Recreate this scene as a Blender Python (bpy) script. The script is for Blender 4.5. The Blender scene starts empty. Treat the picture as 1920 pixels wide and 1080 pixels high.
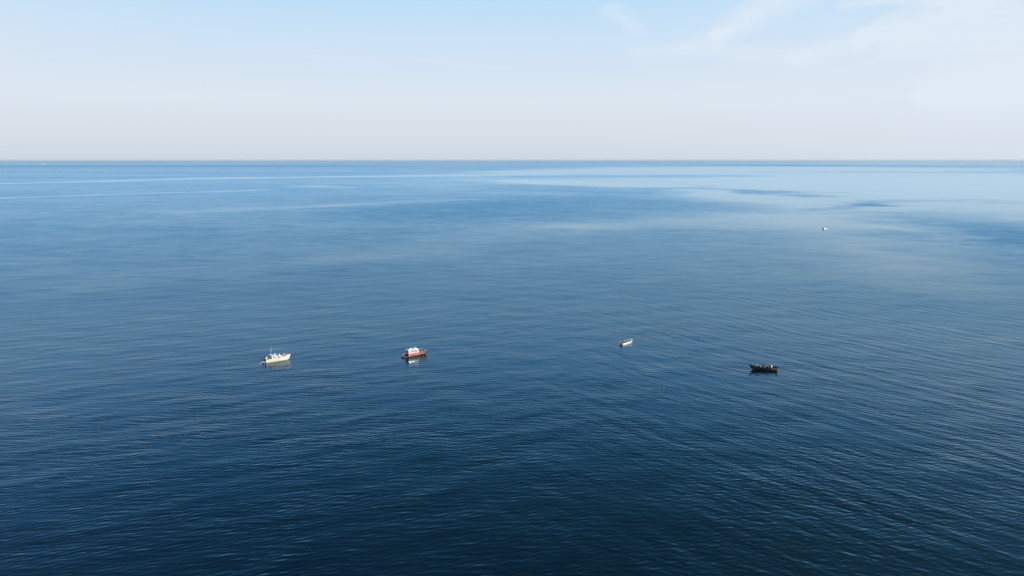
import bpy, bmesh, math, random
from mathutils import Vector, Matrix
R = math.radians
random.seed(4)
S = bpy.context.scene
COL = S.collection

# ------------------------------------------------------------------ camera
CAM_H = 75.0
F = 1371.0                      # focal length in pixels of a 1920 wide frame
PITCH = R(9.96)
cam = bpy.data.cameras.new('camera'); camo = bpy.data.objects.new('camera', cam); COL.objects.link(camo)
camo.location = (0, 0, CAM_H); camo.rotation_euler = (R(90) - PITCH, 0, 0)
cam.sensor_width = 36; cam.lens = 36 * F / 1920
cam.clip_start = 0.5; cam.clip_end = 200000
S.camera = camo

def ray(px, py):
    u = (px - 960) / F; v = -(py - 540) / F
    return Vector((u, math.cos(PITCH) + v * math.sin(PITCH), -math.sin(PITCH) + v * math.cos(PITCH)))
def ground(px, py):
    d = ray(px, py); t = CAM_H / -d.z
    return Vector((d.x * t, d.y * t, 0))
def sky_azel(px, py):
    d = ray(px, py).normalized()
    return math.degrees(math.atan2(d.x, d.y)), math.degrees(math.asin(d.z))

# ------------------------------------------------------------------ light directions
SUN_EL = R(15)
SUN_AZ = R(180 - 58)            # clockwise from +Y: behind the camera, to its right
sun_dir = Vector((math.sin(SUN_AZ) * math.cos(SUN_EL), math.cos(SUN_AZ) * math.cos(SUN_EL), math.sin(SUN_EL)))

# ------------------------------------------------------------------ node expression helper
class G:
    def __init__(s, nt): s.nt = nt
    def node(s, t, **k):
        n = s.nt.nodes.new(t)
        for a, b in k.items(): setattr(n, a, b)
        return n
    def m(s, op, *a):
        n = s.node('ShaderNodeMath', operation=op)
        for i, v in enumerate(a): s.put(n.inputs[i], v)
        return X(s, n.outputs[0])
    def vm(s, op, *a, out=0):
        n = s.node('ShaderNodeVectorMath', operation=op)
        for i, v in enumerate(a): s.put(n.inputs[i], v)
        return X(s, n.outputs[out])
    def put(s, sock, v):
        if isinstance(v, X): s.nt.links.new(v.s, sock)
        elif isinstance(v, bpy.types.NodeSocket): s.nt.links.new(v, sock)
        else:
            sock.default_value = v
    def xyz(s, x, y, z=0.0):
        n = s.node('ShaderNodeCombineXYZ')
        for i, v in enumerate((x, y, z)): s.put(n.inputs[i], v)
        return X(s, n.outputs[0])
    def sep(s, v):
        n = s.node('ShaderNodeSeparateXYZ'); s.put(n.inputs[0], v)
        return [X(s, o) for o in n.outputs]
    def noise(s, vec, scale=1.0, detail=2.0, rough=0.5, dist=0.0, color=False):
        n = s.node('ShaderNodeTexNoise')
        s.put(n.inputs['Vector'], vec); s.put(n.inputs['Scale'], scale)
        n.inputs['Detail'].default_value = detail; n.inputs['Roughness'].default_value = rough
        n.inputs['Distortion'].default_value = dist
        return X(s, n.outputs['Color' if color else 0])
    def sstep(s, v, a, b):
        n = s.node('ShaderNodeMapRange', interpolation_type='SMOOTHSTEP')
        s.put(n.inputs[0], v); s.put(n.inputs[1], a); s.put(n.inputs[2], b)
        n.inputs[3].default_value = 0; n.inputs[4].default_value = 1
        return X(s, n.outputs[0])
    def lin(s, v, a, b, c, d):
        n = s.node('ShaderNodeMapRange')
        s.put(n.inputs[0], v)
        for i, q in enumerate((a, b, c, d)): s.put(n.inputs[1 + i], q)
        return X(s, n.outputs[0])
    def mix(s, f, a, b):
        n = s.node('ShaderNodeMix', data_type='RGBA')
        s.put(n.inputs[0], f); s.put(n.inputs[6], col4(a)); s.put(n.inputs[7], col4(b))
        return X(s, n.outputs[2])
    def ramp(s, f, stops):
        n = s.node('ShaderNodeValToRGB'); s.put(n.inputs[0], f)
        cr = n.color_ramp
        while len(cr.elements) < len(stops): cr.elements.new(0.5)
        for e, (p, c) in zip(cr.elements, stops): e.position = p; e.color = col4(c)
        return X(s, n.outputs[0])
def col4(c):
    return c if isinstance(c, X) else (tuple(c) + (1,))[:4]
class X:
    def __init__(s, g, sock): s.g = g; s.s = sock
    def __add__(s, o): return s.g.m('ADD', s, o)
    def __radd__(s, o): return s.g.m('ADD', o, s)
    def __sub__(s, o): return s.g.m('SUBTRACT', s, o)
    def __rsub__(s, o): return s.g.m('SUBTRACT', o, s)
    def __mul__(s, o): return s.g.m('MULTIPLY', s, o)
    def __rmul__(s, o): return s.g.m('MULTIPLY', o, s)
    def __truediv__(s, o): return s.g.m('DIVIDE', s, o)
    def __pow__(s, o): return s.g.m('POWER', s, o)
    def min(s, o): return s.g.m('MINIMUM', s, o)
    def max(s, o): return s.g.m('MAXIMUM', s, o)
    def sin(s): return s.g.m('SINE', s)
    def abs(s): return s.g.m('ABSOLUTE', s)

def seg_mask(g, x, y, a, b, wa, wb, inner=0.0):
    """soft band round the segment a-b, half width wa at a, wb at b"""
    ax, ay = a; bx, by = b; dx, dy = bx - ax, by - ay; L2 = dx * dx + dy * dy
    t = g.m('MINIMUM', g.m('MAXIMUM', ((x - ax) * dx + (y - ay) * dy) / L2, 0.0), 1.0)
    ex = x - (t * dx + ax); ey = y - (t * dy + ay)
    d = g.m('SQRT', ex * ex + ey * ey)
    w = t * (wb - wa) + wa
    return 1.0 - g.sstep(d / w, inner, 1.0)

# ------------------------------------------------------------------ world: sky with thin cirrus
W = bpy.data.worlds.new('World'); S.world = W; W.use_nodes = True
nt = W.node_tree; nt.nodes.clear(); g = G(nt)
SKY_STRENGTH = 0.12
tc = g.node('ShaderNodeTexCoord')
dx, dy, dz = g.sep(tc.outputs['Generated'])
sky = g.node('ShaderNodeTexSky', sky_type='NISHITA')
sky.sun_disc = False; sky.sun_elevation = SUN_EL; sky.sun_rotation = SUN_AZ
sky.altitude = 75; sky.air_density = 1.0; sky.dust_density = 0.6; sky.ozone_density = 1.6
nv = g.vm('NORMALIZE', g.xyz(dx, dy, dz.max(0.012))); g.put(sky.inputs['Vector'], nv)
dz = dz.max(0.0)
el = g.m('DEGREES', g.m('ARCSINE', dz))
az = g.m('DEGREES', g.m('ARCTAN2', dx, dy))
k = 1.0 / SKY_STRENGTH
def kc(r, gg, b): return (r * k, gg * k, b * k)
elc = g.lin(el, 0.0, 60.0, 0.0, 1.0)
# aerosol layer near the horizon: milky, a little pink at the very bottom
haze = g.ramp(elc, [(0.0, (0.610, 0.680, 0.770)), (0.02, (0.665, 0.722, 0.795)), (0.07, (0.720, 0.790, 0.868)),
                    (0.13, (0.635, 0.765, 0.915)), (0.19, (0.505, 0.735, 0.940)), (0.24, (0.31, 0.70, 1.17)), (0.32, (0.11, 0.425, 0.86)),  # unseen upper sky made extra blue for the water to reflect
                    (0.43, (0.035, 0.195, 0.37)), (0.55, (0.018, 0.115, 0.21)), (1.0, (0.012, 0.07, 0.16))])
hz = g.node('ShaderNodeVectorMath', operation='SCALE'); g.put(hz.inputs[0], haze); hz.inputs[3].default_value = k
# the sky is milkier to the right and, less, to the far left
right = g.sstep(az, 2.0, 40.0)
left = g.sstep(az * -1.0, 18.0, 50.0)
warp = g.noise(g.xyz(az, el * 2.2), 0.09, 4, 0.55, color=True)
wr, wg, wb_ = g.sep(warp)
u = az + (wr - 0.5) * 6.0; v = el + (wg - 0.5) * 2.2
streak = 0.0
def band(p, q, wa, wb, amp):
    global streak
    m_ = seg_mask(g, u, v, sky_azel(*p), sky_azel(*q), wa * 1.35, wb * 1.35)
    streak = m_ * (amp * 1.05) + streak
band((1255, 88), (1350, 62), 0.5, 1.0, 0.35)
band((1330, 66), (1520, -35), 0.9, 1.5, 0.75)
band((1500, 105), (1640, 75), 0.7, 1.0, 0.55)
band((1640, 75), (1960, -40), 0.9, 2.4, 0.8)
band((1180, 96), (1520, 100), 0.5, 0.9, 0.45)
band((1140, 20), (1190, 50), 1.0, 0.8, 0.45)
band((1580, 2), (1760, -6), 0.4, 0.6, 0.6)
band((1700, 95), (1900, 80), 1.0, 1.3, 0.5)
band((1740, 175), (1990, 150), 1.2, 2.2, 0.75)
band((560, 112), (690, 122), 0.15, 0.25, 0.22)
band((760, 108), (960, 130), 0.2, 0.4, 0.25)
band((300, 180), (560, 185), 0.2, 0.4, 0.10)
fib = g.noise(g.xyz(u * 0.45 - v * 0.5, v * 1.5 + u * 0.12), 1.3, 6, 0.62)
fine = g.sstep(fib, 0.35, 0.72)
bigv = g.sstep(g.noise(g.xyz(u * 0.5, v * 1.8), 0.22, 4, 0.55), 0.42, 0.70)
veil_low = (1.0 - g.sstep(el, 2.0, 12.5)) * 0.25
cl = (streak * (fine * 0.40 + 0.70) + bigv * 0.22 * (right * 0.8 + 0.25) + right * 0.30 + left * 0.30 + veil_low * (right + 0.2)).min(1.0).max(0.0)
cl = cl * g.sstep(el, 0.3, 5.0) + right * (1.0 - g.sstep(el, 0.3, 5.0)) * 0.5
clc = g.vm('SCALE', kc(0.745, 0.800, 0.900)); 
base = g.mix(g.sstep(el, 16.0, 50.0) * 0.25, X(g, hz.outputs[0]), X(g, sky.outputs[0]))
# behind the camera and high up the plain sky model takes over
back = g.sstep(dy * -1.0, -0.25, 0.4)
base = g.mix(back * 0.7, base, X(g, sky.outputs[0]))
cloud = g.node('ShaderNodeCombineXYZ')
for i, c_ in enumerate(kc(0.765, 0.840, 0.930)): cloud.inputs[i].default_value = c_
hi = 1.0 - g.sstep(el, 11.0, 20.0) * 0.85
final = g.mix(cl * 0.8 * hi, base, X(g, cloud.outputs[0]))
bg = g.node('ShaderNodeBackground'); g.put(bg.inputs[0], final); bg.inputs[1].default_value = SKY_STRENGTH
wo = g.node('ShaderNodeOutputWorld'); nt.links.new(bg.outputs[0], wo.inputs[0])

# ------------------------------------------------------------------ sun
sl = bpy.data.lights.new('sun', 'SUN'); so = bpy.data.objects.new('sun', sl); COL.objects.link(so)
sl.energy = 4.4; sl.angle = R(0.53); sl.color = (1.0, 0.92, 0.82)
so.rotation_euler = sun_dir.to_track_quat('Z', 'Y').to_euler(); so.location = (60, -40, 120)

S.view_settings.view_transform = 'Standard'; S.view_settings.look = 'None'
S.view_settings.exposure = 0.0; S.view_settings.gamma = 1.0
S.render.engine = 'CYCLES'
S.cycles.max_bounces = 6; S.cycles.volume_bounces = 0

# ------------------------------------------------------------------ the sea
def make_sea():
    # a disc of water reaching past the visible horizon
    bm = bmesh.new(); n = 256; rings = [30, 120, 400, 1200, 4000, 12000, 32000, 60000]
    c0 = bm.verts.new((0, 0, 0)); prev = None
    for r in rings:
        cur = [bm.verts.new((r * math.sin(2 * math.pi * i / n), r * math.cos(2 * math.pi * i / n), 0)) for i in range(n)]
        for i in range(n):
            j = (i + 1) % n
            if prev is None: bm.faces.new((c0, cur[j], cur[i]))
            else: bm.faces.new((prev[i], prev[j], cur[j], cur[i]))
        prev = cur
    bmesh.ops.recalc_face_normals(bm, faces=bm.faces)
    if sum(f.normal.z for f in bm.faces) < 0: bmesh.ops.reverse_faces(bm, faces=bm.faces)
    me = bpy.data.meshes.new('sea'); bm.to_mesh(me); bm.free()
    o = bpy.data.objects.new('sea', me); COL.objects.link(o)
    o['kind'] = 'structure'; o['label'] = 'dark blue open sea with small ripples and paler calm patches'
    mt = bpy.data.materials.new('sea_water'); mt.use_nodes = True
    nt = mt.node_tree; nt.nodes.clear(); g = G(nt)
    geo = g.node('ShaderNodeNewGeometry')
    P = X(g, geo.outputs['Position'])
    x, y, _z = g.sep(P)
    # --- calm slicks (+) and ruffled patches (-), laid out on the water in metres
    w1r, w1g, _ = g.sep(g.noise(P, 1 / 200.0, 7, 0.68, color=True))
    w2r, w2g, _ = g.sep(g.noise(g.xyz(x, y, 7.0), 1 / 1200.0, 7, 0.68, color=True))
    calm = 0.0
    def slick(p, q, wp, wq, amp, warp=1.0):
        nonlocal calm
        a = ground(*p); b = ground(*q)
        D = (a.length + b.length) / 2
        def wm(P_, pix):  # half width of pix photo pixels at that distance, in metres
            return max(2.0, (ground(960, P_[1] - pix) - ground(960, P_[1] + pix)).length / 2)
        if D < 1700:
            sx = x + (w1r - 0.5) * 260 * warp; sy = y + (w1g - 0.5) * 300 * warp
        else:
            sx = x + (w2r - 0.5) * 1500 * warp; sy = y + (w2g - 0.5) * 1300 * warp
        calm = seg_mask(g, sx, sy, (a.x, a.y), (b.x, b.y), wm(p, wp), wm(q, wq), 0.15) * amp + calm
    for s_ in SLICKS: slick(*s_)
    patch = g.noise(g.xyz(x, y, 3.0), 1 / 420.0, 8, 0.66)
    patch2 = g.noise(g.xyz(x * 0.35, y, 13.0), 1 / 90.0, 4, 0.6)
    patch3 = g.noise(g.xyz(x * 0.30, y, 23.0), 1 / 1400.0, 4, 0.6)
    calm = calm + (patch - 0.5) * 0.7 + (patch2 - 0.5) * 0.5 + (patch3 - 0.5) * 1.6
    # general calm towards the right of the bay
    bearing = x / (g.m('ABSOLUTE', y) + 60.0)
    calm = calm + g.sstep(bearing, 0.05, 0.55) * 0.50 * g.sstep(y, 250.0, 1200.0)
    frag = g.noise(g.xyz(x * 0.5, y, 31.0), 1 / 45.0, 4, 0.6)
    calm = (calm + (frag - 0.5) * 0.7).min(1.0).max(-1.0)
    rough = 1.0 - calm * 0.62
    # --- wave slopes: a real sea is many long-crested sine waves crossing at small angles
    side = g.sstep(bearing, -0.25, 0.45)
    bends = [g.noise(g.xyz(x, y, 50.0 + q * 9), 1 / sc, 1, 0.5) for q, sc in enumerate((9.0, 15.0, 28.0))]
    rnd = random.Random(SEA_SEED)
    def family(count, lam0, lam1, deg, spread, slope):
        octs = math.log2(lam1 / lam0); per = slope * math.sqrt(2.0 / (count / octs))
        acc = None
        for i in range(count):
            lam = lam0 * (lam1 / lam0) ** ((i + rnd.random()) / count)
            a = R(deg + rnd.gauss(0, spread)); kk = 2 * math.pi / lam
            wx, wy = -math.sin(a), math.cos(a)
            ph = g.vm('DOT_PRODUCT', P, (wx * kk, wy * kk, 0.0), out='Value')
            bend = bends[0] if lam < 1.2 else bends[1] if lam < 4 else bends[2]
            ph = g.m('MULTIPLY_ADD', bend, BEND, ph + rnd.uniform(0, 6.28))
            amp = per * rnd.uniform(0.6, 1.3)
            n_ = g.node('ShaderNodeVectorMath', operation='MULTIPLY_ADD')
            g.put(n_.inputs[0], ph.sin()); n_.inputs[1].default_value = (wx * amp, wy * amp, 0.0)
            if acc is not None: g.put(n_.inputs[2], acc)
            else: n_.inputs[2].default_value = (0, 0, 0)
            acc = X(g, n_.outputs[0])
        return acc
    def scale(vec, f):
        n_ = g.node('ShaderNodeVectorMath', operation='SCALE'); g.put(n_.inputs[0], vec); g.put(n_.inputs[3], f); return X(g, n_.outputs[0])
    tot = None
    for cnt, l0, l1, deg, spr, slp, which in FAMILIES:
        f_ = family(cnt, l0, l1, deg, spr, slp)
        if which: f_ = scale(f_, side if which > 0 else 1.0 - side)
        tot = f_ if tot is None else g.vm('ADD', tot, f_)
    sx, sy, _q = g.sep(tot)
    grp = g.noise(g.xyz(x * 0.6, y, 40.0), 1 / 16.0, 4, 0.6)
    rough = rough * g.lin(grp, 0.3, 0.7, 0.55, 1.45)
    # far off the waves are finer than anything visible: their slopes go into the gloss instead
    dist = g.m('SQRT', x * x + y * y + 1.0)
    keep = (g.m('DIVIDE', 75.0 * KEEP, dist)).min(1.0)
    rk = rough * SLOPE
    sx = sx * rk * keep; sy = sy * rk * keep
    sig = rough * SIGMA
    alpha = g.m('SQRT', sig * sig * 2.0 * (1.0 - keep * keep) + WATER_ROUGH ** 4)
    gloss = g.m('SQRT', alpha)
    # small wakes by the motor boat: two ripple fans
    for (p, q, wid, lam, deg, amp) in WAKES:
        a = ground(*p); b = ground(*q)
        mk = seg_mask(g, x, y, (a.x, a.y), (b.x, b.y), wid, wid * 1.5, 0.3)
        c, s = math.cos(R(deg)), math.sin(R(deg))
        ph = (y * c - x * s) * (2 * math.pi / lam) + (w1r * 60)
        q_ = ph.sin() * mk * amp
        sx = sx + q_ * (-s); sy = sy + q_ * c
    N = g.vm('NORMALIZE', g.xyz(sx * -1.0, sy * -1.0, 1.0))
    # --- body colour of the water: bluer to the left, greener to the right
    body = g.mix(g.sstep(bearing + (patch - 0.5) * 0.8, -0.7, 0.35), BODY_L, BODY_R)
    df = g.node('ShaderNodeBsdfDiffuse'); g.put(df.inputs[0], body)
    gl = g.node('ShaderNodeBsdfGlossy', distribution='MULTI_GGX')
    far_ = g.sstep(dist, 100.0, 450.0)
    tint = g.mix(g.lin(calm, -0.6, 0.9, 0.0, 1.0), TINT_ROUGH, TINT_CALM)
    g.put(gl.inputs['Color'], g.mix(far_, (0.80, 0.93, 0.98), tint))  # painted blue cast on the reflections, near tone blending to the far tint
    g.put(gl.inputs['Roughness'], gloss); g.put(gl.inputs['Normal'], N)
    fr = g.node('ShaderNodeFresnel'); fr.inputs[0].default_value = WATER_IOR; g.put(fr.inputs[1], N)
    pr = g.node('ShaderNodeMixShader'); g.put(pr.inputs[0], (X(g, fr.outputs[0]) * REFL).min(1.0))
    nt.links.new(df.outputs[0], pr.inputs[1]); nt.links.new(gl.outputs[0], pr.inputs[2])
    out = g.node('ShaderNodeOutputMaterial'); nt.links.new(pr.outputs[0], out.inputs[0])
    me.materials.append(mt)
    return o
TINT_ROUGH = (0.38, 0.665, 0.84); TINT_CALM = (0.77, 0.915, 0.98); WATER_IOR = 1.45; REFL = 1.15  # tints paint the bluer sky of unresolved wave facets into the reflection
BODY_L = (0.001, 0.009, 0.032); BODY_R = (0.001, 0.009, 0.012); WATER_ROUGH = 0.14; SLOPE = 1.0; SIGMA = 0.045; KEEP = 5.0
# (from pixel, to pixel, half width in pixels at each end, calmness)
SLICKS = [
    ((-60, 346), (450, 333), 2.0, 1.6, 0.9, 0.3), ((440, 334), (1000, 326), 1.8, 1.5, 0.9, 0.3),
    ((-60, 373), (470, 357), 3.0, 1.5, 0.7, 0.3), ((330, 398), (860, 375), 6.0, 3.5, 0.40, 0.8),
    ((560, 349), (640, 351), 2.0, 1.5, 0.7, 0.3),
    ((980, 340), (1190, 349), 3.5, 4.0, 1.0, 0.5), ((1000, 322), (1400, 316), 3.0, 6.0, 1.0, 0.3),
    ((1290, 356), (1360, 366), 3.0, 3.0, 0.9, 0.6),
    ((1300, 330), (2050, 345), 14.0, 30.0, 0.9, 0.7), ((1380, 370), (2050, 400), 12.0, 34.0, 0.7, 0.7),
    ((1100, 425), (1500, 410), 16.0, 22.0, 0.45, 0.8),
    ((700, 470), (1010, 430), 16.0, 18.0, 0.28, 1.0), ((250, 520), (700, 480), 20.0, 18.0, 0.25, 1.0),
    ((1640, 430), (1760, 520), 20.0, 40.0, 0.4, 0.6),
    # ruffled patches
    ((1000, 331), (1320, 329), 3.5, 4.0, -0.8, 0.7), ((1080, 350), (1380, 357), 8.0, 8.0, -0.5, 1.2),
    ((1360, 358), (1540, 369), 6.0, 5.0, -0.65, 1.0), ((1540, 368), (1640, 384), 4.5, 5.0, -0.55, 1.1),
    ((1640, 384), (1690, 376), 4.5, 6.0, -0.45, 1.2), ((1530, 392), (1640, 384), 2.5, 3.0, -0.6, 0.6),
    ((1790, 385), (1850, 440), 20.0, 28.0, -0.85, 1.3), ((1820, 440), (1900, 520), 20.0, 30.0, -0.35, 1.2), ((880, 395), (1150, 380), 24.0, 26.0, -0.6, 0.6),
    ((-60, 312), (500, 311), 4.0, 3.0, -0.6, 0.3), ((1480, 310), (1760, 312), 2.2, 2.2, -0.7, 0.2),
]
# count, shortest and longest wavelength (m), crest heading, spread, slope per octave, side (-1 left, 1 right, 0 all)
FAMILIES = [
    (17, 0.5, 2.6, -28.0, 25.0, 0.0195, 1), (17, 0.5, 2.6, 16.0, 27.0, 0.0195, -1), (7, 0.7, 3.0, -4.0, 30.0, 0.013, 0),
    (6, 2.6, 11.0, -30.0, 14.0, 0.0105, 1), (6, 2.6, 11.0, 20.0, 16.0, 0.0085, -1), (3, 14.0, 30.0, 5.0, 12.0, 0.006, 0),
]
SEA_SEED = 11; BEND = 8.5
WAKES = [((1172, 632), (1178, 585), 3.0, 1.9, -58.0, 0.045), ((1192, 638), (1290, 606), 3.0, 1.5, -20.0, 0.10)]
make_sea()

# ------------------------------------------------------------------ materials
MATS = {}
def paint(name, color, rough=0.45, metal=0.0, wear=0.08, coat=0.0):
    if name in MATS: return MATS[name]
    m = bpy.data.materials.new(name); m.use_nodes = True; nt = m.node_tree; g = G(nt)
    b = nt.nodes['Principled BSDF']
    tc = g.node('ShaderNodeTexCoord')
    n = g.noise(tc.outputs['Object'], 2.3, 4, 0.6)
    dark = tuple(c * (1 - wear * 3) for c in color)
    g.put(b.inputs['Base Color'], g.mix(g.sstep(n, 0.45, 0.75), color, dark))
    g.put(b.inputs['Roughness'], g.lin(n, 0.3, 0.7, max(0.02, rough - 0.06), rough + 0.06))
    b.inputs['Metallic'].default_value = metal
    if coat: b.inputs['Coat Weight'].default_value = coat
    MATS[name] = m; return m
WHITE = paint('white_gelcoat', (0.80, 0.79, 0.76), 0.3, wear=0.03, coat=0.3)
CREAM = paint('cream_gelcoat', (0.82, 0.74, 0.60), 0.3, wear=0.03, coat=0.3)
DECK = paint('pale_deck', (0.70, 0.67, 0.62), 0.7)
SHINE = paint('glint_strip_gloss', (0.03, 0.035, 0.04), 0.11, wear=0.0)  # mirror-like gloss for strips added to throw sun glint onto the water
SHINE.node_tree.nodes['Principled BSDF'].inputs['IOR'].default_value = 2.8
GLASS = paint('dark_glass', (0.012, 0.016, 0.02), 0.12, wear=0.0)
STEEL = paint('steel_tube', (0.62, 0.64, 0.66), 0.3, 1.0, 0.03)
BLACK = paint('black_rubber', (0.015, 0.016, 0.018), 0.6)
NAVY = paint('navy_hull_paint', (0.012, 0.016, 0.024), 0.5)
DKDECK = paint('grey_brown_deck', (0.10, 0.095, 0.10), 0.8)
BROWN = paint('red_brown_hull_paint', (0.085, 0.045, 0.040), 0.8)
BROWN.node_tree.nodes['Principled BSDF'].inputs['Specular IOR Level'].default_value = 0.2
RED = paint('red_cabin_paint', (0.62, 0.10, 0.12), 0.4)
PINK = paint('glare_pink_cabin_paint', (0.80, 0.56, 0.55), 0.35)  # sun glare on the cabin side, put into the colour as pink-white
WOOD = paint('varnished_wood', (0.28, 0.15, 0.07), 0.45)
ROPE = paint('pale_rope', (0.55, 0.58, 0.60), 0.9)
ORANGE = paint('orange_plastic', (0.75, 0.20, 0.04), 0.5)
GREY = paint('grey_plastic', (0.22, 0.23, 0.25), 0.5)
BLUEC = paint('blue_canvas', (0.03, 0.06, 0.16), 0.8)
SKIN = paint('skin', (0.50, 0.28, 0.19), 0.55, wear=0.04)
HAIR = paint('dark_hair', (0.02, 0.014, 0.01), 0.6)
EYE = paint('eye_dark', (0.02, 0.015, 0.012), 0.3)
def cloth(name, c): return paint(name, c, 0.85, wear=0.06)
C_WHITE = cloth('white_cloth', (0.80, 0.80, 0.80)); C_NAVY = cloth('navy_cloth', (0.015, 0.02, 0.06))
C_BLACK = cloth('black_cloth', (0.015, 0.015, 0.018)); C_GREY = cloth('grey_cloth', (0.30, 0.31, 0.34))
C_RED = cloth('dark_red_cloth', (0.22, 0.04, 0.035)); C_BLUE = cloth('light_blue_cloth', (0.35, 0.47, 0.62))
C_DENIM = cloth('denim_cloth', (0.05, 0.07, 0.13))

GLASS.node_tree.nodes['Principled BSDF'].inputs['Specular IOR Level'].default_value = 0.08

# ------------------------------------------------------------------ mesh helpers
def obj(name, bm, mat, parent=None, smooth=False):
    bmesh.ops.recalc_face_normals(bm, faces=bm.faces)
    bm.edges.ensure_lookup_table()
    sharp = [len(e.link_faces) == 2 and e.calc_face_angle(0) > 0.7 for e in bm.edges]
    me = bpy.data.meshes.new(name); bm.to_mesh(me); bm.free()
    if smooth:
        for p in me.polygons: p.use_smooth = True
        for i_, sh_ in enumerate(sharp): me.edges[i_].use_edge_sharp = sh_
    me.materials.append(mat)
    o = bpy.data.objects.new(name, me); COL.objects.link(o)
    if parent: o.parent = parent
    return o
def thing(name, label, cat, loc, rz=0.0, group=None):
    o = bpy.data.objects.new(name, None); COL.objects.link(o); o.empty_display_size = 0.3
    o.location = loc; o.rotation_euler = (0, 0, rz); o['label'] = label; o['category'] = cat
    if group: o['group'] = group
    return o
def box(bm, x0, x1, y0, y1, z0, z1, bev=0.0, tx=0.0, ty=0.0, front=0.0, back=0.0):
    """box; the top may be narrowed (ty), its front (+x) / back (-x) raked inwards"""
    r = bmesh.ops.create_cube(bm, size=1.0); vs = r['verts']
    for v in vs:
        top = v.co.z > 0
        x = x1 if v.co.x > 0 else x0; y = y1 if v.co.y > 0 else y0
        if top:
            x += (-front if v.co.x > 0 else back); y += (-ty if v.co.y > 0 else ty)
        v.co = (x, y, z1 if top else z0)
    if bev:
        es = list({e for v in vs for e in v.link_edges})
        bmesh.ops.bevel(bm, geom=es, offset=bev, segments=2, affect='EDGES', profile=0.6)
    return bm
def tube(bm, pts, r0, r1=None, n=8):
    pts = [Vector(p) for p in pts]; r1 = r0 if r1 is None else r1
    rings = []
    for i, p in enumerate(pts):
        d = (pts[min(i + 1, len(pts) - 1)] - pts[max(i - 1, 0)]).normalized()
        a = Vector((0, 0, 1)) if abs(d.z) < 0.9 else Vector((1, 0, 0))
        u_ = d.cross(a).normalized(); v_ = d.cross(u_)
        r = r0 + (r1 - r0) * i / (len(pts) - 1)
        rings.append([bm.verts.new(p + (u_ * math.cos(2 * math.pi * k / n) + v_ * math.sin(2 * math.pi * k / n)) * r) for k in range(n)])
    for a, b in zip(rings, rings[1:]):
        for k in range(n): bm.faces.new((a[k], a[(k + 1) % n], b[(k + 1) % n], b[k]))
    bm.faces.new(rings[0]); bm.faces.new(rings[-1][::-1])
    return bm
def ball(bm, c, r, sx=1, sy=1, sz=1, zmin=None, seg=12):
    q = bmesh.ops.create_uvsphere(bm, u_segments=seg, v_segments=seg // 2 + 2, radius=r)['verts']
    for v in q:
        v.co = Vector((v.co.x * sx + c[0], v.co.y * sy + c[1], v.co.z * sz + c[2]))
        if zmin is not None and v.co.z < zmin: v.co.z = zmin
    return bm
def B(): return bmesh.new()

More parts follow.
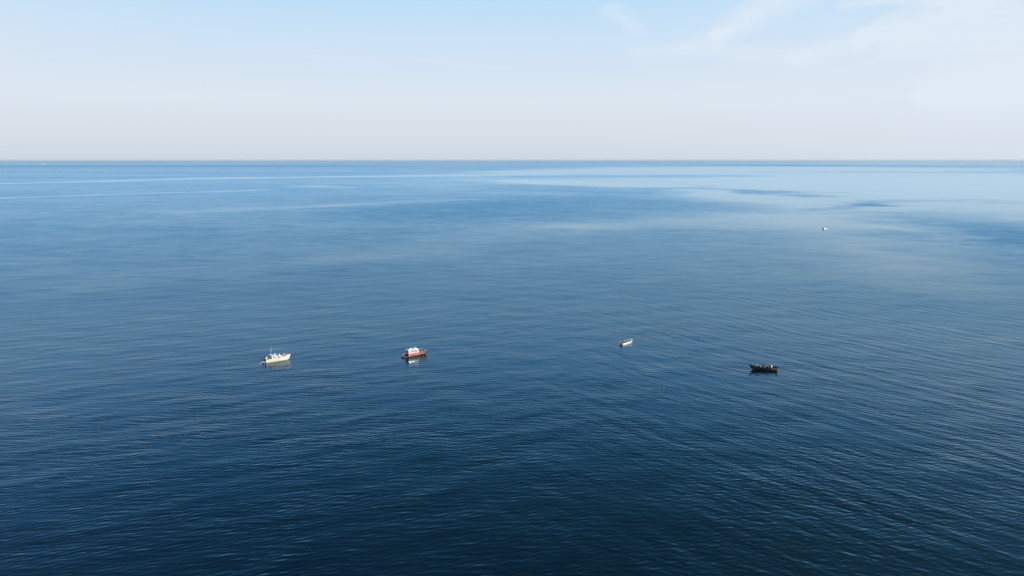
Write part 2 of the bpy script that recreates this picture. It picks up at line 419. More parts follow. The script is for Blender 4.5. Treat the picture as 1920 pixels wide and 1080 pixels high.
class Hull:
    """a boat hull, bow towards +x, water line at z = 0"""
    def __init__(s, L, W, stern_h, bow_h, draft=0.35, transom=0.82, rake=0.7, sheer_pow=2.2, full=2.4, flare=0.5, e0=0.30):
        s.L, s.W, s.sh, s.bh, s.d, s.tr, s.rk, s.sp, s.full, s.fl, s.e0 = L, W, stern_h, bow_h, draft, transom, rake, sheer_pow, full, flare, e0
    def half(s, t):
        m = 0.42
        if t < m: q = s.tr + (1 - s.tr) * math.sin(t / m * math.pi / 2)
        else: q = 1 - ((t - m) / (1 - m)) ** s.full
        return max(0.012, q * s.W / 2)
    def sheer(s, t): return s.sh + (s.bh - s.sh) * t ** s.sp
    def pt(s, t, r, side, inset=0.0):
        zs = s.sheer(t); zk = -s.d
        if t > 0.8: zk = -s.d + (s.d + 0.25 * s.bh) * ((t - 0.8) / 0.2) ** 2
        z = zk + (zs - zk) * r
        e = s.e0 + s.fl * t ** 1.5
        w = max(0.0, s.half(t) - inset) * (r ** e)
        x = -s.L / 2 + s.L * t + s.rk * (z + s.d) / (s.bh + s.d) * t ** 7 - s.rk * t ** 7 * 0.6
        return Vector((x - inset * (t ** 6) * 2.0, side * w, z))
    def shell(s, floor, n=26, m=9, wall=0.07):
        bm = B(); outer = []
        for i in range(n + 1):
            t = i / n
            row = [bm.verts.new(s.pt(t, r, 1)) for r in [(1 - j / m) for j in range(m)]]
            row.append(bm.verts.new(s.pt(t, 0.0, 0)))
            row += [bm.verts.new(s.pt(t, r, -1)) for r in [((j + 1) / m) for j in range(m)]]
            outer.append(row)
        for a, b in zip(outer, outer[1:]):
            for j in range(len(a) - 1): bm.faces.new((a[j], a[j + 1], b[j + 1], b[j]))
        bm.faces.new(outer[0][::-1])
        # inner wall: gunwale, then down to the floor
        inner = []
        for i in range(n + 1):
            t = i / n; zs = s.sheer(t); zk = -s.d
            f = floor(t); r = max(0.05, (f - 0.0 + s.d) / (zs + s.d))
            pts = []
            for sd in (1, -1):
                top = s.pt(t, 1, sd, wall); bot = s.pt(t, min(r, 0.99), sd, wall)
                top.z = zs
                if i == 0: top.x += wall; bot.x += wall
                pts += [bm.verts.new(top), bm.verts.new((bot.x, bot.y, f))]
            inner.append(pts)
        for i in range(n):
            a, b = inner[i], inner[i + 1]; oa, ob = outer[i], outer[i + 1]
            bm.faces.new((oa[0], a[0], b[0], ob[0])); bm.faces.new((a[0], a[1], b[1], b[0]))
            bm.faces.new((oa[-1], ob[-1], b[2], a[2])); bm.faces.new((a[2], b[2], b[3], a[3]))
        bm.faces.new((outer[0][0], outer[0][-1], inner[0][2], inner[0][0]))
        bm.faces.new((inner[0][0], inner[0][2], inner[0][3], inner[0][1]))
        return bm
    def deck(s, floor, t0=0.0, t1=1.0, n=24, wall=0.07, thick=0.05):
        bm = B(); rows = []
        for i in range(n + 1):
            t = t0 + (t1 - t0) * i / n; f = floor(t); zs = s.sheer(t)
            r = max(0.05, (f + s.d) / (zs + s.d))
            p = s.pt(t, min(r, 0.99), 1, wall - 0.01)
            x = p.x + (wall if t == 0 else 0)
            rows.append([bm.verts.new((x, p.y, f)), bm.verts.new((x, 0, f + 0.03)), bm.verts.new((x, -p.y, f)),
                         bm.verts.new((x, -p.y, f - thick)), bm.verts.new((x, p.y, f - thick))])
        for a, b in zip(rows, rows[1:]):
            for j in range(5):
                k = (j + 1) % 5
                bm.faces.new((a[j], a[k], b[k], b[j]))
        bm.faces.new(rows[0]); bm.faces.new(rows[-1][::-1])
        return bm
    def strip(s, z_off, hgt, out=0.03, t0=0.0, t1=1.0, sides=(1, -1), n=24):
        """a rubbing strake along the hull, z_off below the sheer"""
        bm = B()
        for sd in sides:
            rows = []
            for i in range(n + 1):
                t = t0 + (t1 - t0) * i / n; zs = s.sheer(t)
                def at(z, o):
                    r = (z + s.d) / (zs + s.d); p = s.pt(t, r, sd)
                    return bm.verts.new((p.x, p.y + sd * o, p.z))
                za, zb = zs - z_off, zs - z_off - hgt
                rows.append([at(za, -0.01), at(za, out), at(zb, out), at(zb, -0.01)])
            for a, b in zip(rows, rows[1:]):
                for j in range(4):
                    k = (j + 1) % 4; bm.faces.new((a[j], a[k], b[k], b[j]))
            bm.faces.new(rows[0]); bm.faces.new(rows[-1][::-1])
        return bm

# ------------------------------------------------------------------ people
def skin_mesh(verts, edges, radii, subd=1):
    me = bpy.data.meshes.new('tmp'); me.from_pydata(verts, edges, []); me.update()
    o = bpy.data.objects.new('tmp', me); COL.objects.link(o)
    o.modifiers.new('s', 'SKIN')
    sv = me.skin_vertices[0].data
    for i, r in enumerate(radii):
        rr = r if isinstance(r, tuple) else (r, r)
        sv[i].radius = rr; sv[i].use_root = (i == 0)
    m = o.modifiers.new('d', 'SUBSURF'); m.levels = subd; m.render_levels = subd
    dg = bpy.context.evaluated_depsgraph_get(); ev = o.evaluated_get(dg)
    bm = B(); bm.from_mesh(ev.to_mesh()); ev.to_mesh_clear()
    bpy.data.objects.remove(o); bpy.data.meshes.remove(me)
    return bm

def person(label, loc, rz, pose, shirt, trousers, hat=None, group=None, lean=0.0, arms='down', scale=1.0):
    root = thing('person', label, 'person', loc, rz, group)
    root.scale = (scale,) * 3
    sit = pose == 'sit'
    pz = 0.50 if sit else 0.94
    def T(x, z): return x + lean * (z - pz), z      # lean the trunk forward
    J = {}
    def jt(n, x, y, z, r):
        if z > pz: x, z = T(x, z)
        J[n] = (Vector((x, y, z)), r)
    jt('pelvis', 0, 0, pz, (0.15, 0.12)); jt('waist', 0.0, 0, pz + 0.20, (0.135, 0.105)); jt('chest', 0.0, 0, pz + 0.40, (0.165, 0.115))
    jt('neck', 0.01, 0, pz + 0.56, 0.052); jt('jaw', 0.03, 0, pz + 0.62, 0.068); jt('skull', 0.02, 0, pz + 0.71, 0.088); jt('crown', 0.01, 0, pz + 0.78, 0.062)
    for s_, k in ((1, 'l'), (-1, 'r')):
        jt('sh' + k, 0, s_ * 0.18, pz + 0.46, 0.062)
        if arms == 'down':
            jt('el' + k, 0.0, s_ * 0.25, pz + 0.19, 0.043); jt('wr' + k, 0.10, s_ * 0.25, pz - 0.04, 0.030); hd = Vector((0.25, 0, -1))
        elif arms == 'hold':
            jt('el' + k, 0.02, s_ * 0.25, pz + 0.18, 0.043); jt('wr' + k, 0.26, s_ * 0.15, pz + 0.22, 0.030); hd = Vector((1, -0.3 * s_, 0.1))
        elif arms == 'rest':
            jt('el' + k, 0.03, s_ * 0.26, pz + 0.20, 0.043); jt('wr' + k, 0.27, s_ * 0.19, pz + 0.10, 0.030); hd = Vector((1, -0.1 * s_, -0.25))
        hd.normalize()
        if sit:
            jt('hip' + k, 0.02, s_ * 0.10, pz - 0.01, 0.088); jt('kn' + k, 0.43, s_ * 0.15, pz - 0.02, 0.060); jt('an' + k, 0.45, s_ * 0.15, 0.09, 0.042)
        else:
            jt('hip' + k, 0, s_ * 0.10, pz - 0.07, 0.092); jt('kn' + k, 0.03, s_ * 0.12, 0.50, 0.060); jt('an' + k, 0.0, s_ * 0.13, 0.09, 0.042)
        a = J['an' + k][0]; J['toe' + k] = (a + Vector((0.17, 0.02 * s_, -0.05)), 0.036)
        J['hand' + k] = (J['wr' + k][0] + hd * 0.085, (0.040, 0.020)); J['hd' + k] = hd
    def build(names, eds, grow=0.0, scale_r=1.0):
        ix = {n: i for i, n in enumerate(names)}
        rad = []
        for n in names:
            r = J[n][1]; r = r if isinstance(r, tuple) else (r, r)
            rad.append((r[0] * scale_r + grow, r[1] * scale_r + grow))
        return skin_mesh([tuple(J[n][0]) for n in names], [(ix[a], ix[b]) for a, b in eds], rad)
    names = ['pelvis', 'waist', 'chest', 'neck', 'jaw', 'skull', 'crown']
    eds = [('pelvis', 'waist'), ('waist', 'chest'), ('chest', 'neck'), ('neck', 'jaw'), ('jaw', 'skull'), ('skull', 'crown')]
    for k in 'lr':
        names += ['sh' + k, 'el' + k, 'wr' + k, 'hand' + k, 'hip' + k, 'kn' + k, 'an' + k, 'toe' + k]
        eds += [('chest', 'sh' + k), ('sh' + k, 'el' + k), ('el' + k, 'wr' + k), ('wr' + k, 'hand' + k),
                ('pelvis', 'hip' + k), ('hip' + k, 'kn' + k), ('kn' + k, 'an' + k), ('an' + k, 'toe' + k)]
    bm = build(names, eds)
    sk = J['skull'][0]
    tube(bm, [sk + Vector((0.075, 0, 0.0)), sk + Vector((0.108, 0, -0.035))], 0.010, 0.018, 6)     # nose
    for s_ in (1, -1): ball(bm, (sk.x - 0.005, sk.y + s_ * 0.086, sk.z - 0.02), 0.026, 0.8, 0.4, 1.2, seg=6)  # ears
    for s_, k in ((1, 'l'), (-1, 'r')):                                # fingers and thumb
        w = J['hand' + k][0]; hd = J['hd' + k]
        side = Vector((0, 1, 0)).cross(hd).normalized(); acr = hd.cross(side).normalized()
        for q, ln in enumerate((0.070, 0.080, 0.075, 0.058)):
            st = w + hd * 0.015 + side * (0.030 - 0.020 * q)
            mid = st + hd * ln * 0.5 ; end = mid + (hd * 0.6 - acr * s_ * 0.7).normalized() * ln * 0.5
            tube(bm, [st, mid, end], 0.0095, 0.0075, 6)
        st = w - hd * 0.03 + side * 0.03
        tube(bm, [st, st + (side + hd * 0.6).normalized() * 0.03, st + (side * 0.6 + hd).normalized() * 0.06], 0.011, 0.009, 6)
    obj('body', bm, SKIN, root, True)
    # clothes
    n2 = ['waist', 'pelvis', 'chest']; e2 = [('waist', 'pelvis'), ('waist', 'chest')]
    for k in 'lr':
        n2 += ['sh' + k, 'el' + k]; e2 += [('chest', 'sh' + k), ('sh' + k, 'el' + k)]
        J['cuff' + k] = (J['el' + k][0].lerp(J['wr' + k][0], 0.75), 0.034); n2.append('cuff' + k); e2.append(('el' + k, 'cuff' + k))
    obj('shirt', build(n2, e2, 0.020), shirt, root, True)
    n3 = ['pelvis']; e3 = []
    for k in 'lr':
        n3 += ['hip' + k, 'kn' + k, 'an' + k]; e3 += [('pelvis', 'hip' + k), ('hip' + k, 'kn' + k), ('kn' + k, 'an' + k)]
    obj('trousers', build(n3, e3, 0.022), trousers, root, True)
    for k in 'lr':
        a = J['an' + k][0]
        obj('shoe', box(B(), a.x - 0.08, a.x + 0.22, a.y - 0.055, a.y + 0.055, 0.0, 0.075, 0.02), BLACK, root)
    b = B(); ball(b, (sk.x - 0.012, 0, sk.z + 0.035), 0.103, 1.0, 0.92, 1.0, zmin=sk.z - 0.03)
    obj('hair', b, HAIR, root, True)
    if hat:
        b = B(); ball(b, (sk.x, 0, sk.z + 0.05), 0.118, 1, 0.95, 0.95, zmin=sk.z + 0.03)
        tube(b, [(sk.x + 0.02, 0, sk.z + 0.035), (sk.x + 0.02, 0, sk.z + 0.05)], 0.19, 0.16, 16)
        obj('hat', b, hat, root, True)
    for s_ in (1, -1):
        obj('eye', ball(B(), (sk.x + 0.080, s_ * 0.032, sk.z + 0.003), 0.011, seg=6), EYE, root, True)
    return root

def crew(boat, spots):
    """put people on a boat: spots are in the boat's own metres"""
    M = Matrix.Translation(boat.location) @ Matrix.Rotation(boat.rotation_euler.z, 4, 'Z')
    for (label, p, face, pose, shirt, trousers, kw) in spots:
        w = M @ Vector(p)
        person(label, w, boat.rotation_euler.z + R(face), pose, shirt, trousers, **kw)

def outboard(parent, x, y, z, tilt=0.0):
    r = B()
    box(r, x - 0.42, x + 0.06, y - 0.17, y + 0.17, z + 0.15, z + 0.62, 0.07, front=0.04, back=0.06)
    m = obj('outboard_motor', r, BLACK, parent)
    r = B(); box(r, x - 0.26, x - 0.06, y - 0.06, y + 0.06, z - 0.75, z + 0.15, 0.02)
    box(r, x - 0.36, x + 0.02, y - 0.07, y + 0.07, z - 0.78, z - 0.66, 0.03)
    obj('leg', r, GREY, m)
    return m
def rail(parent, pts, h, name='rail', r=0.028, mat=None, every=1):
    b = B(); top = [Vector(p) + Vector((0, 0, h)) for p in pts]
    tube(b, top, r)
    for i, p in enumerate(pts):
        if i % every == 0: tube(b, [Vector(p) - Vector((0, 0, 0.05)), top[i]], r * 0.85, None, 6)
    return obj(name, b, mat or STEEL, parent, True)

def heading(a_px, b_px):
    """heading and middle of a hull whose waterline runs from pixel a (stern) to b (bow)"""
    a, b = ground(*a_px), ground(*b_px)
    return math.atan2(b.y - a.y, b.x - a.x), (a + b) / 2, (b - a).length

# ------------------------------------------------------------------ 1. cream fishing cruiser
def cruiser():
    rz, mid, L = heading((497.0, 680.3), (542.5, 674.3))
    L = 9.0
    t = thing('fishing_cruiser', 'cream white fishing cruiser with a low windowed cabin and a tall thin mast', 'boat', (mid.x, mid.y + 0.6, 0), rz, 'boats at anchor on the sea')
    h = Hull(L, 3.2, 1.35, 2.05, 0.4, 0.85, 0.9, 2.2)
    fl = lambda q: 0.55 if q < 0.26 else (h.sheer(q) - 0.16)
    obj('hull', h.shell(fl), CREAM, t, True)
    obj('deck', h.deck(fl, 0.27, 0.985), WHITE, t); obj('cockpit_floor', h.deck(lambda q: 0.55, 0.0, 0.27), DECK, t)
    for sd in (1, -1): obj('rubbing_strake', h.strip(0.10, 0.09, sides=(sd,)), WHITE, t)
    # trunk cabin and wheelhouse
    b = B(); box(b, -2.3, 2.0, -1.12, 1.12, 0.55, 2.02, 0.08, ty=0.12, front=0.9, back=0.0); cab = obj('cabin', b, WHITE, t)
    for x in (-1.9, -1.25, -0.2, 0.45):
        for s_ in (1, -1):
            obj('window', box(B(), x, x + 0.46, s_ * 1.075 - 0.025, s_ * 1.075 + 0.025, 1.42, 1.84, 0.01), GLASS, cab)
    b = B(); box(b, -2.35, -0.35, -1.15, 1.15, 2.02, 2.55, 0.06, ty=0.15, front=0.35, back=0.05); wh = obj('wheelhouse', b, WHITE, t)
    for s_ in (1, -1):
        for x in (-2.1, -1.35): obj('window', box(B(), x, x + 0.5, s_ * 1.085 - 0.03, s_ * 1.085 + 0.03, 2.12, 2.44, 0.01), GLASS, wh)
    b = B(); box(b, -0.52, -0.42, -0.95, 0.95, 2.10, 2.46, 0.01); obj('windscreen', b, GLASS, wh)
    b = B(); box(b, -2.9, -0.5, -1.2, 1.2, 2.55, 2.63, 0.03); obj('roof', b, WHITE, wh)
    b = B(); tube(b, [(-0.9, 0, 2.62), (-0.9, 0, 2.80)], 0.10); ball(b, (-0.9, 0, 2.92), 0.28, 1, 1, 0.55); obj('radar_dome', b, WHITE, t, True)
    b = B(); box(b, 0.35, 1.15, -0.55, 0.55, 2.00, 2.30, 0.06, front=0.2); tube(b, [(0.7, 0.0, 2.28), (0.7, 0.0, 2.7)], 0.16, 0.20, 12); obj('deck_locker', b, WHITE, t)
    b = B(); tube(b, [(-2.35, 0.5, 2.6), (-2.25, 0.5, 4.2), (-2.0, 0.5, 5.6)], 0.05, 0.03); obj('mast', b, WHITE, t, True)
    # bow rail, stern platform, ladder, mooring line
    pts = [h.pt(q, 1, 1, 0.08) for q in (0.55, 0.66, 0.77, 0.88, 0.97)] + [h.pt(q, 1, -1, 0.08) for q in (0.97, 0.88, 0.77, 0.66, 0.55)]
    rail(t, pts, 0.55, 'bow_rail')
    b = B(); box(b, -5.75, -4.86, -1.15, 1.15, 0.32, 0.44, 0.03); obj('swim_platform', b, WHITE, t)
    b = B()
    for s_ in (-0.16, 0.16): tube(b, [(-5.7, s_ - 0.4, 0.42), (-5.95, s_ - 0.4, 0.1), (-6.1, s_ - 0.4, -0.5)], 0.025)
    for z in (0.05, -0.2): tube(b, [(-5.98 , -0.56, z), (-5.98, -0.24, z)], 0.02)
    obj('ladder', b, STEEL, t)
    b = B(); tube(b, [(-5.6, -1.0, 0.5), (-6.3, -1.25, 0.25), (-7.0, -1.5, 0.0), (-7.5, -1.7, -0.3)], 0.04); obj('stern_line', b, ROPE, t)
    outboard(t, -5.0, 0.55, 0.55)
    b = B(); box(b, -4.75, -4.35, -1.1, 1.1, 0.55, 1.0, 0.05); obj('stern_bench', b, BLUEC, t)
    b = B(); box(b, -3.1, -2.6, -0.9, -0.35, 0.55, 1.0, 0.04); box(b, -3.1, -2.98, -0.9, -0.35, 1.0, 1.45, 0.03); obj('helm_seat', b, WHITE, t)
    g_ = 'people on the cream cruiser'
    crew(t, [
        ('person in a white shirt and white hat at the stern of the cream cruiser', (-4.0, -0.55, 0.56), -80, 'stand', C_WHITE, C_NAVY, dict(hat=C_WHITE, group=g_, arms='hold')),
        ('person in black sitting on the stern bench of the cream cruiser', (-4.5, 0.45, 0.56), 0, 'sit', C_BLACK, C_BLACK, dict(group=g_, arms='rest')),
        ('person in a dark red shirt standing in the cockpit of the cream cruiser', (-3.35, -0.75, 0.56), -60, 'stand', C_RED, C_DENIM, dict(group=g_, arms='hold', scale=0.95)),
        ('person in white standing on the foredeck of the cream cruiser', (2.45, -0.25, 1.18), -50, 'stand', C_WHITE, C_GREY, dict(group=g_, arms='hold', scale=0.95)),
        ('person in dark clothes near the bow rail of the cream cruiser', (3.05, 0.1, 1.28), -30, 'stand', C_NAVY, C_BLACK, dict(group=g_, arms='hold', scale=0.95)),
    ])
    return t

# ------------------------------------------------------------------ 2. red cabin boat
def cabin_boat():
    rz, mid, L = heading((763.5, 669.5), (797.5, 664.0))
    L = 8.4
    t = thing('red_cabin_boat', 'red brown work boat with a red and white box cabin and pale roof', 'boat', (mid.x, mid.y + 0.6, 0), rz, 'boats at anchor on the sea')
    h = Hull(L, 3.1, 0.95, 1.45, 0.4, 0.9, 0.6, 2.0)
    fl = lambda q: 0.5
    obj('hull', h.shell(fl), BROWN, t, True); obj('deck', h.deck(fl, 0, 0.97), DKDECK, t)
    for sd in (1, -1):
        obj('rubbing_strake', h.strip(0.04, 0.12, 0.05, sides=(sd,)), CREAM, t)
        obj('boot_stripe', h.strip(0.62, 0.10, 0.035, 0.03, 0.9, sides=(sd,)), CREAM, t)
    # box cabin
    b = B(); box(b, -3.95, 0.75, -1.30, 1.30, 0.48, 1.45, 0.04, back=0.05); cab = obj('cabin', b, RED, t)
    b = B(); box(b, -3.90, 0.72, -1.28, 1.28, 1.45, 2.62, 0.04, ty=0.10, front=0.75, back=0.0); up = obj('upper_cabin', b, PINK, cab)
    b = B(); box(b, -3.96, -3.88, -1.22, 1.22, 0.75, 2.5, 0.01); obj('rear_wall', b, RED, cab)
    b = B(); box(b, -4.00, -3.95, -0.1, 0.6, 0.6, 2.3, 0.01); obj('door', b, paint('pale_red_door_paint', (0.75, 0.35, 0.35), 0.4), cab)
    for x in (-3.35, -2.45, -1.55, -0.72):
        for s_ in (1, -1):
            b = B(); box(b, x, x + 0.62, s_ * 1.235 - 0.03, s_ * 1.235 + 0.03, 1.75, 2.25, 0.012)
            f = obj('window', b, GLASS, cab)
            b = B()
            for (x0, x1, z0, z1) in ((x - .04, x + .66, 2.25, 2.30), (x - .04, x + .66, 1.70, 1.75), (x - .05, x, 1.70, 2.3), (x + .62, x + .67, 1.70, 2.3)):
                box(b, x0, x1, s_ * 1.24 - 0.04, s_ * 1.24 + 0.04, z0, z1)
            obj('frame', b, WHITE, f)
    for x, tl in ((-3.8, -0.017), (-3.05, -0.026), (-2.3, -0.021), (-1.55, -0.030)):
        for s_ in (1, -1): obj('glint_strip', box(B(), x, x + 0.68, s_ * 1.235 - 0.03, s_ * 1.235 + 0.035, 2.29, 2.60, 0.0, ty=tl), SHINE, cab)  # added reflectors under the roof, tilted to cast sun glint on the water
    for y in (-0.95, 0.10):
        obj('windscreen', box(B(), 0.30, 0.36, y, y + 0.85, 1.8, 2.3, 0.01), GLASS, cab)
    b = B(); box(b, -4.25, 0.35, -1.42, 1.42, 2.62, 2.72, 0.03); roof = obj('roof', b, WHITE, t)
    # roof load
    pts = [(-3.9, 1.2, 2.72), (-3.9, -1.2, 2.72), (-2.6, -1.2, 2.72), (-1.2, -1.2, 2.72), (0.1, -1.2, 2.72), (0.1, 1.2, 2.72)]
    rail(t, pts, 0.38, 'roof_rail', 0.025)
    b = B(); tube(b, [(-1.4, -0.5, 2.72), (-1.4, -0.5, 3.25)], 0.26, 0.24, 14); obj('life_raft_canister', b, WHITE, t, True)
    b = B(); tube(b, [(-0.4, 0.2, 2.70), (-0.4, 0.2, 3.2)], 0.05); ball(b, (-0.4, 0.2, 3.3), 0.26, 1, 1, 0.55); obj('radar_dome', b, WHITE, t, True)
    b = B(); box(b, -3.2, -2.2, -0.4, 0.5, 2.72, 3.05, 0.05); obj('roof_box', b, WHITE, t)
    obj('antenna', tube(B(), [(-2.0, 0.9, 2.7), (-2.0, 0.9, 4.0)], 0.03), STEEL, t)
    obj('antenna', tube(B(), [(0.0, -0.9, 2.7), (0.1, -0.9, 3.7)], 0.025), STEEL, t)
    b = B()
    for k in range(16):
        a = k / 16 * 2 * math.pi; a2 = (k + 1) / 16 * 2 * math.pi
        tube(b, [(-4.30, 0.95 + 0.27 * math.cos(a), 1.6 + 0.27 * math.sin(a)), (-4.30, 0.95 + 0.27 * math.cos(a2), 1.6 + 0.27 * math.sin(a2))], 0.06, None, 6)
    obj('life_ring', b, ORANGE, t, True)
    # stern platform and its rail
    b = B(); box(b, -5.85, -4.17, -1.3, 1.3, 0.28, 0.46, 0.03); obj('stern_platform', b, NAVY, t)
    b = B(); box(b, -5.6, -4.3, -1.1, 1.1, -0.3, 0.28, 0.03, back=-0.15); obj('platform_float', b, BLACK, t)
    b = B(); tube(b, [(-5.86, -1.3, 0.42), (-5.86, 1.3, 0.42)], 0.07); obj('bumper', b, CREAM, t)
    # bow gear
    b = B(); box(b, 1.75, 2.75, -0.7, 0.5, 0.53, 1.15, 0.05, front=0.15); obj('deck_locker', b, CREAM, t)
    b = B(); tube(b, [(2.35, -0.1, 1.1), (2.35, -0.1, 2.9)], 0.05, 0.035); obj('bow_mast', b, WHITE, t)
    pts = [h.pt(q, 1, 1, 0.08) for q in (0.66, 0.78, 0.9, 0.97)] + [h.pt(q, 1, -1, 0.08) for q in (0.97, 0.9, 0.78, 0.66)]
    rail(t, pts, 0.5, 'bow_rail')
    g_ = 'people on the red cabin boat'
    crew(t, [
        ('person in a white shirt sitting at the rear edge of the red boat platform', (-5.45, 0.35, 0.40), 180, 'sit', C_WHITE, C_GREY, dict(group=g_, arms='rest', scale=0.9)),
        ('person in white standing beside the rear wall of the red cabin', (-4.75, -0.35, 0.47), 200, 'stand', C_WHITE, C_BLACK, dict(group=g_, arms='hold', scale=0.85)),
        ('person in a dark jacket standing just ahead of the red cabin', (1.25, -0.6, 0.53), -60, 'stand', C_BLACK, C_DENIM, dict(group=g_, arms='hold', scale=0.95)),
        ('person in a white hat and white shirt beside the bow mast of the red boat', (1.60, 0.45, 0.53), -20, 'stand', C_WHITE, C_NAVY, dict(group=g_, arms='hold', hat=C_WHITE)),
        ('person in navy standing at the bow of the red boat', (2.95, 0.15, 0.53), 0, 'stand', C_NAVY, C_BLACK, dict(group=g_, arms='hold')),
        ('person in a pale shirt sitting on the bow tip of the red boat', (3.35, -0.15, 0.95), 30, 'sit', C_WHITE, C_GREY, dict(group=g_, arms='rest', scale=0.85)),
    ])
    return t

# ------------------------------------------------------------------ 3. small open white boat
def open_boat(loc, rz, L, W, label, hullmat, name='open_motor_boat', group='boats at anchor on the sea', sh=0.85, bh=1.40):
    t = thing(name, label, 'boat', loc, rz, group)
    h = Hull(L, W, sh, bh, 0.3, 0.85, 0.5, 2.0, 2.4, 0.30, 0.12)
    fl = lambda q: 0.28
    obj('hull', h.shell(fl), hullmat, t, True); obj('floor', h.deck(fl, 0, 0.94), DKDECK, t)
    for sd in (1, -1): obj('rubbing_strake', h.strip(0.02, 0.07, 0.035, sides=(sd,)), hullmat, t)
    for q in (0.28, 0.55):
        x = -L / 2 + L * q; b = B(); box(b, x - 0.16, x + 0.16, -h.half(q) + 0.1, h.half(q) - 0.1, 0.50, 0.58, 0.02); obj('bench', b, WOOD, t)
    fd = lambda q: h.sheer(q) - 0.06
    obj('foredeck', h.deck(fd, 0.80, 0.985), hullmat, t)
    outboard(t, -L / 2 - 0.02, 0, sh - 0.1)
    return t, h

def white_boat():
    rz, mid, L = heading((1164.3, 647.0), (1186.5, 642.0))
    t, h = open_boat((mid.x, mid.y + 0.4, 0), rz, 6.7, 2.6, 'small open white motor boat crowded with people, dark wake ripples beside it', WHITE)
    b = B(); box(b, 0.2, 0.65, -0.35, 0.35, 0.30, 1.10, 0.04, front=0.12); obj('steering_console', b, WHITE, t)
    b = B(); tube(b, [(-1.75, -0.75, 0.3), (-1.75, -0.75, 1.6)], 0.03); obj('flag_staff', b, WHITE, t)
    g_ = 'people in the small white boat'
    crew(t, [
        ('person in a navy jacket sitting at the stern of the small white boat', (-2.2, 0.30, 0.29), 0, 'sit', C_NAVY, C_BLACK, dict(group=g_, arms='rest')),
        ('person in black sitting on the near side of the small white boat stern', (-1.45, -0.40, 0.29), -20, 'sit', C_BLACK, C_NAVY, dict(group=g_, arms='rest')),
        ('tallest standing person, in a pale grey shirt, in the small white boat', (-0.55, 0.15, 0.29), -70, 'stand', C_BLUE, C_BLACK, dict(group=g_, arms='hold')),
        ('person in a white shirt standing at the console of the small white boat', (0.0, -0.35, 0.29), 0, 'stand', C_WHITE, C_NAVY, dict(group=g_, arms='hold', scale=0.9)),
        ('person in dark clothes standing behind the console of the small white boat', (0.75, 0.50, 0.29), 0, 'stand', C_BLACK, C_BLACK, dict(group=g_, arms='hold', scale=0.9)),
        ('person in a round white hat near the bow of the small white boat', (1.35, -0.05, 0.29), 20, 'stand', C_BLACK, C_NAVY, dict(group=g_, arms='hold', hat=C_WHITE, scale=0.88)),
    ])

# ------------------------------------------------------------------ 4. dark open boat
def dark_boat():
    rz, mid, L = heading((1455.0, 695.6), (1411.5, 694.0))
    t = thing('dark_fishing_boat', 'long black open fishing boat with a raised pointed bow and people aboard', 'boat', (mid.x, mid.y + 1.0, 0), rz, 'boats at anchor on the sea')
    h = Hull(9.2, 2.5, 1.05, 1.75, 0.35, 0.88, 1.3, 5.0, 2.8)
    fl = lambda q: 0.45
    obj('hull', h.shell(fl), NAVY, t, True); obj('floor', h.deck(fl, 0, 0.95), DKDECK, t)
    for sd in (1, -1): obj('rubbing_strake', h.strip(0.03, 0.09, 0.05, sides=(sd,)), BLACK, t)
    b = B(); box(b, -4.4, -2.6, 1.16, 1.30, 0.62, 0.85, 0.03); obj('side_fender', b, paint('dull_pink_fender', (0.22, 0.16, 0.17), 0.7), t)
    for x in (-3.6, -1.6, 0.4, 2.2):
        b = B(); box(b, x - 0.18, x + 0.18, -1.05, 1.05, 0.80, 0.88, 0.02); obj('bench', b, DKDECK, t)
    b = B(); box(b, -0.5, 0.1, -0.4, 0.4, 0.46, 1.35, 0.05, front=0.15); obj('steering_console', b, GREY, t)
    b = B(); tube(b, [(4.3, 0, 1.6), (4.8, 0, 1.9), (5.05, 0, 2.05)], 0.10, 0.06); obj('bow_post', b, BLACK, t, True)
    b = B(); box(b, 2.7, 3.4, -0.5, 0.5, 0.47, 1.0, 0.04); obj('fish_crate', b, GREY, t)
    outboard(t, -4.62, 0, 0.85)
    g_ = 'people in the black boat'
    crew(t, [
        ('person in a dark jacket sitting nearest the raised bow of the black boat', (3.15, 0.25, 0.85), 60, 'sit', C_BLACK, C_BLACK, dict(group=g_, arms='rest', scale=0.8)),
        ('person bending forward in a bright white shirt near the bow of the black boat', (2.05, 0.2, 0.47), 10, 'stand', C_WHITE, C_BLACK, dict(group=g_, arms='hold', lean=0.30, hat=C_WHITE)),
        ('person in grey sitting between the white shirts in the black boat', (1.1, 0.3, 0.47), 90, 'sit', C_GREY, C_BLACK, dict(group=g_, arms='rest')),
        ('person in a white shirt leaning over the middle of the black boat', (-0.75, 0.3, 0.47), 200, 'stand', C_WHITE, C_BLACK, dict(group=g_, arms='hold', lean=0.15)),
        ('person in black standing next to the console of the black boat', (-0.05, -0.75, 0.47), 60, 'stand', C_BLACK, C_BLACK, dict(group=g_, arms='hold', scale=0.92)),
        ('person in a dark coat sitting between the console and the stern of the black boat', (-1.6, 0.2, 0.47), 120, 'sit', C_BLACK, C_DENIM, dict(group=g_, arms='rest')),
        ('person all in white standing upright towards the stern of the black boat', (-2.75, 0.15, 0.47), 120, 'stand', C_WHITE, C_WHITE, dict(group=g_, arms='down')),
        ('person in navy sitting at the square stern of the black boat', (-4.1, 0.1, 0.47), 0, 'sit', C_NAVY, C_BLACK, dict(group=g_, arms='rest')),
    ])

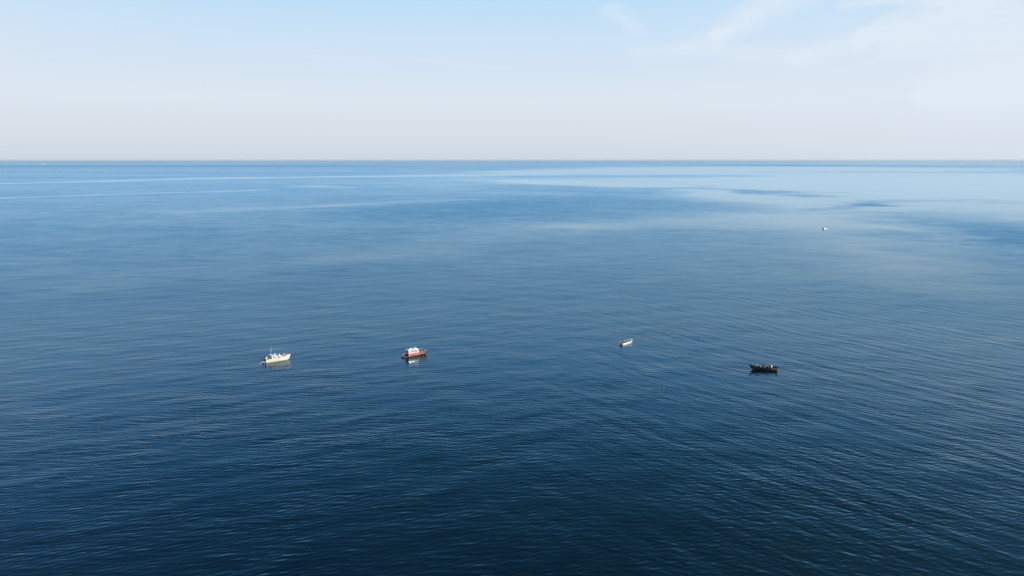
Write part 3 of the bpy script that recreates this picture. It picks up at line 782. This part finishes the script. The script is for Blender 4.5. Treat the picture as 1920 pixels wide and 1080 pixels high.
# ------------------------------------------------------------------ 5. lone boat far right, and ships at the horizon
def lone_boat():
    p = ground(1547.5, 429.5)
    t, h = open_boat((p.x, p.y, 0), R(25), 5.6, 2.1, 'tiny white open boat alone on the pale water far to the right', WHITE, group='boats at anchor on the sea', sh=0.85, bh=1.5)
    b = B(); box(b, -3.9, -2.9, -0.5, 0.5, -0.1, 1.2, 0.2); obj('engine_cover', b, BLACK, t)
    crew(t, [
        ('person in dark clothes standing in the tiny far white boat', (-1.2, -0.1, 0.29), -60, 'stand', C_BLACK, C_BLACK, dict(group='people in the far white boat', arms='hold')),
        ('person in grey sitting amidships in the tiny far white boat', (0.3, 0.0, 0.29), 0, 'sit', C_GREY, C_NAVY, dict(group='people in the far white boat', arms='rest')),
    ])

def ship(px, py, L, label, rz):
    p = ground(px, py)
    t = thing('motor_yacht', label, 'ship', (p.x, p.y, 0), rz, 'ships near the horizon')
    h = Hull(L, L * 0.2, L * 0.10, L * 0.15, 1.5, 0.85, L * 0.08)
    k = L / 30.0
    dk = lambda q: h.sheer(q) - 0.2
    obj('hull', h.shell(dk), WHITE, t, True); obj('deck', h.deck(dk, 0, 0.98), DECK, t)
    z = 2.9 * k
    for i, (x0, x1, w) in enumerate(((-12, 6, 2.3), (-9, 3, 2.0), (-6, 0, 1.6))):
        b = B(); box(b, x0 * k, x1 * k, -w * k, w * k, z, z + 2.4 * k, 0.15 * k, front=1.6 * k, back=0.4 * k, ty=0.1 * k); s_ = obj('superstructure', b, WHITE, t)
        for sd in (1, -1):
            b = B(); box(b, (x0 + 1.2) * k, (x1 - 1.8) * k, sd * w * k * 0.975 - 0.04, sd * w * k * 0.975 + 0.04, z + 1.0 * k, z + 1.8 * k)
            obj('window', b, GLASS, s_)
        z += 2.4 * k
    b = B(); tube(b, [(-3 * k, 0, z), (-3.4 * k, 0, z + 4 * k)], 0.25 * k, 0.12 * k); obj('mast', b, WHITE, t)
    return t

cruiser(); cabin_boat(); white_boat(); dark_boat(); lone_boat()
ship(80.8, 308.5, 40.0, 'white ship at the far left just under the horizon, the brighter of the two', R(15))
ship(308.5, 308.0, 24.0, 'faint pale ship right of the brighter one just under the horizon', R(170))

# ------------------------------------------------------------------ thin sea haze
def make_haze():
    bm = B(); n = 48; rings = []
    for z in (-1.5, 76.5):
        rings.append([bm.verts.new((60500 * math.sin(2 * math.pi * i / n), 60500 * math.cos(2 * math.pi * i / n), z)) for i in range(n)])
    for i in range(n):
        j = (i + 1) % n; bm.faces.new((rings[0][i], rings[0][j], rings[1][j], rings[1][i]))
    bm.faces.new(rings[0]); bm.faces.new(rings[1][::-1])
    m = bpy.data.materials.new('sea_haze_air'); m.use_nodes = True; nt = m.node_tree; nt.nodes.clear()
    v = nt.nodes.new('ShaderNodeVolumePrincipled'); o_ = nt.nodes.new('ShaderNodeOutputMaterial')
    v.inputs['Color'].default_value = (0.88, 0.94, 1.0, 1); v.inputs['Density'].default_value = HAZE; v.inputs['Anisotropy'].default_value = 0.0
    nt.links.new(v.outputs[0], o_.inputs['Volume'])
    o = obj('haze', bm, m); o['kind'] = 'stuff'; o['label'] = 'thin pale blue haze over the far sea'
    return o
HAZE = 1.15e-5
make_haze()
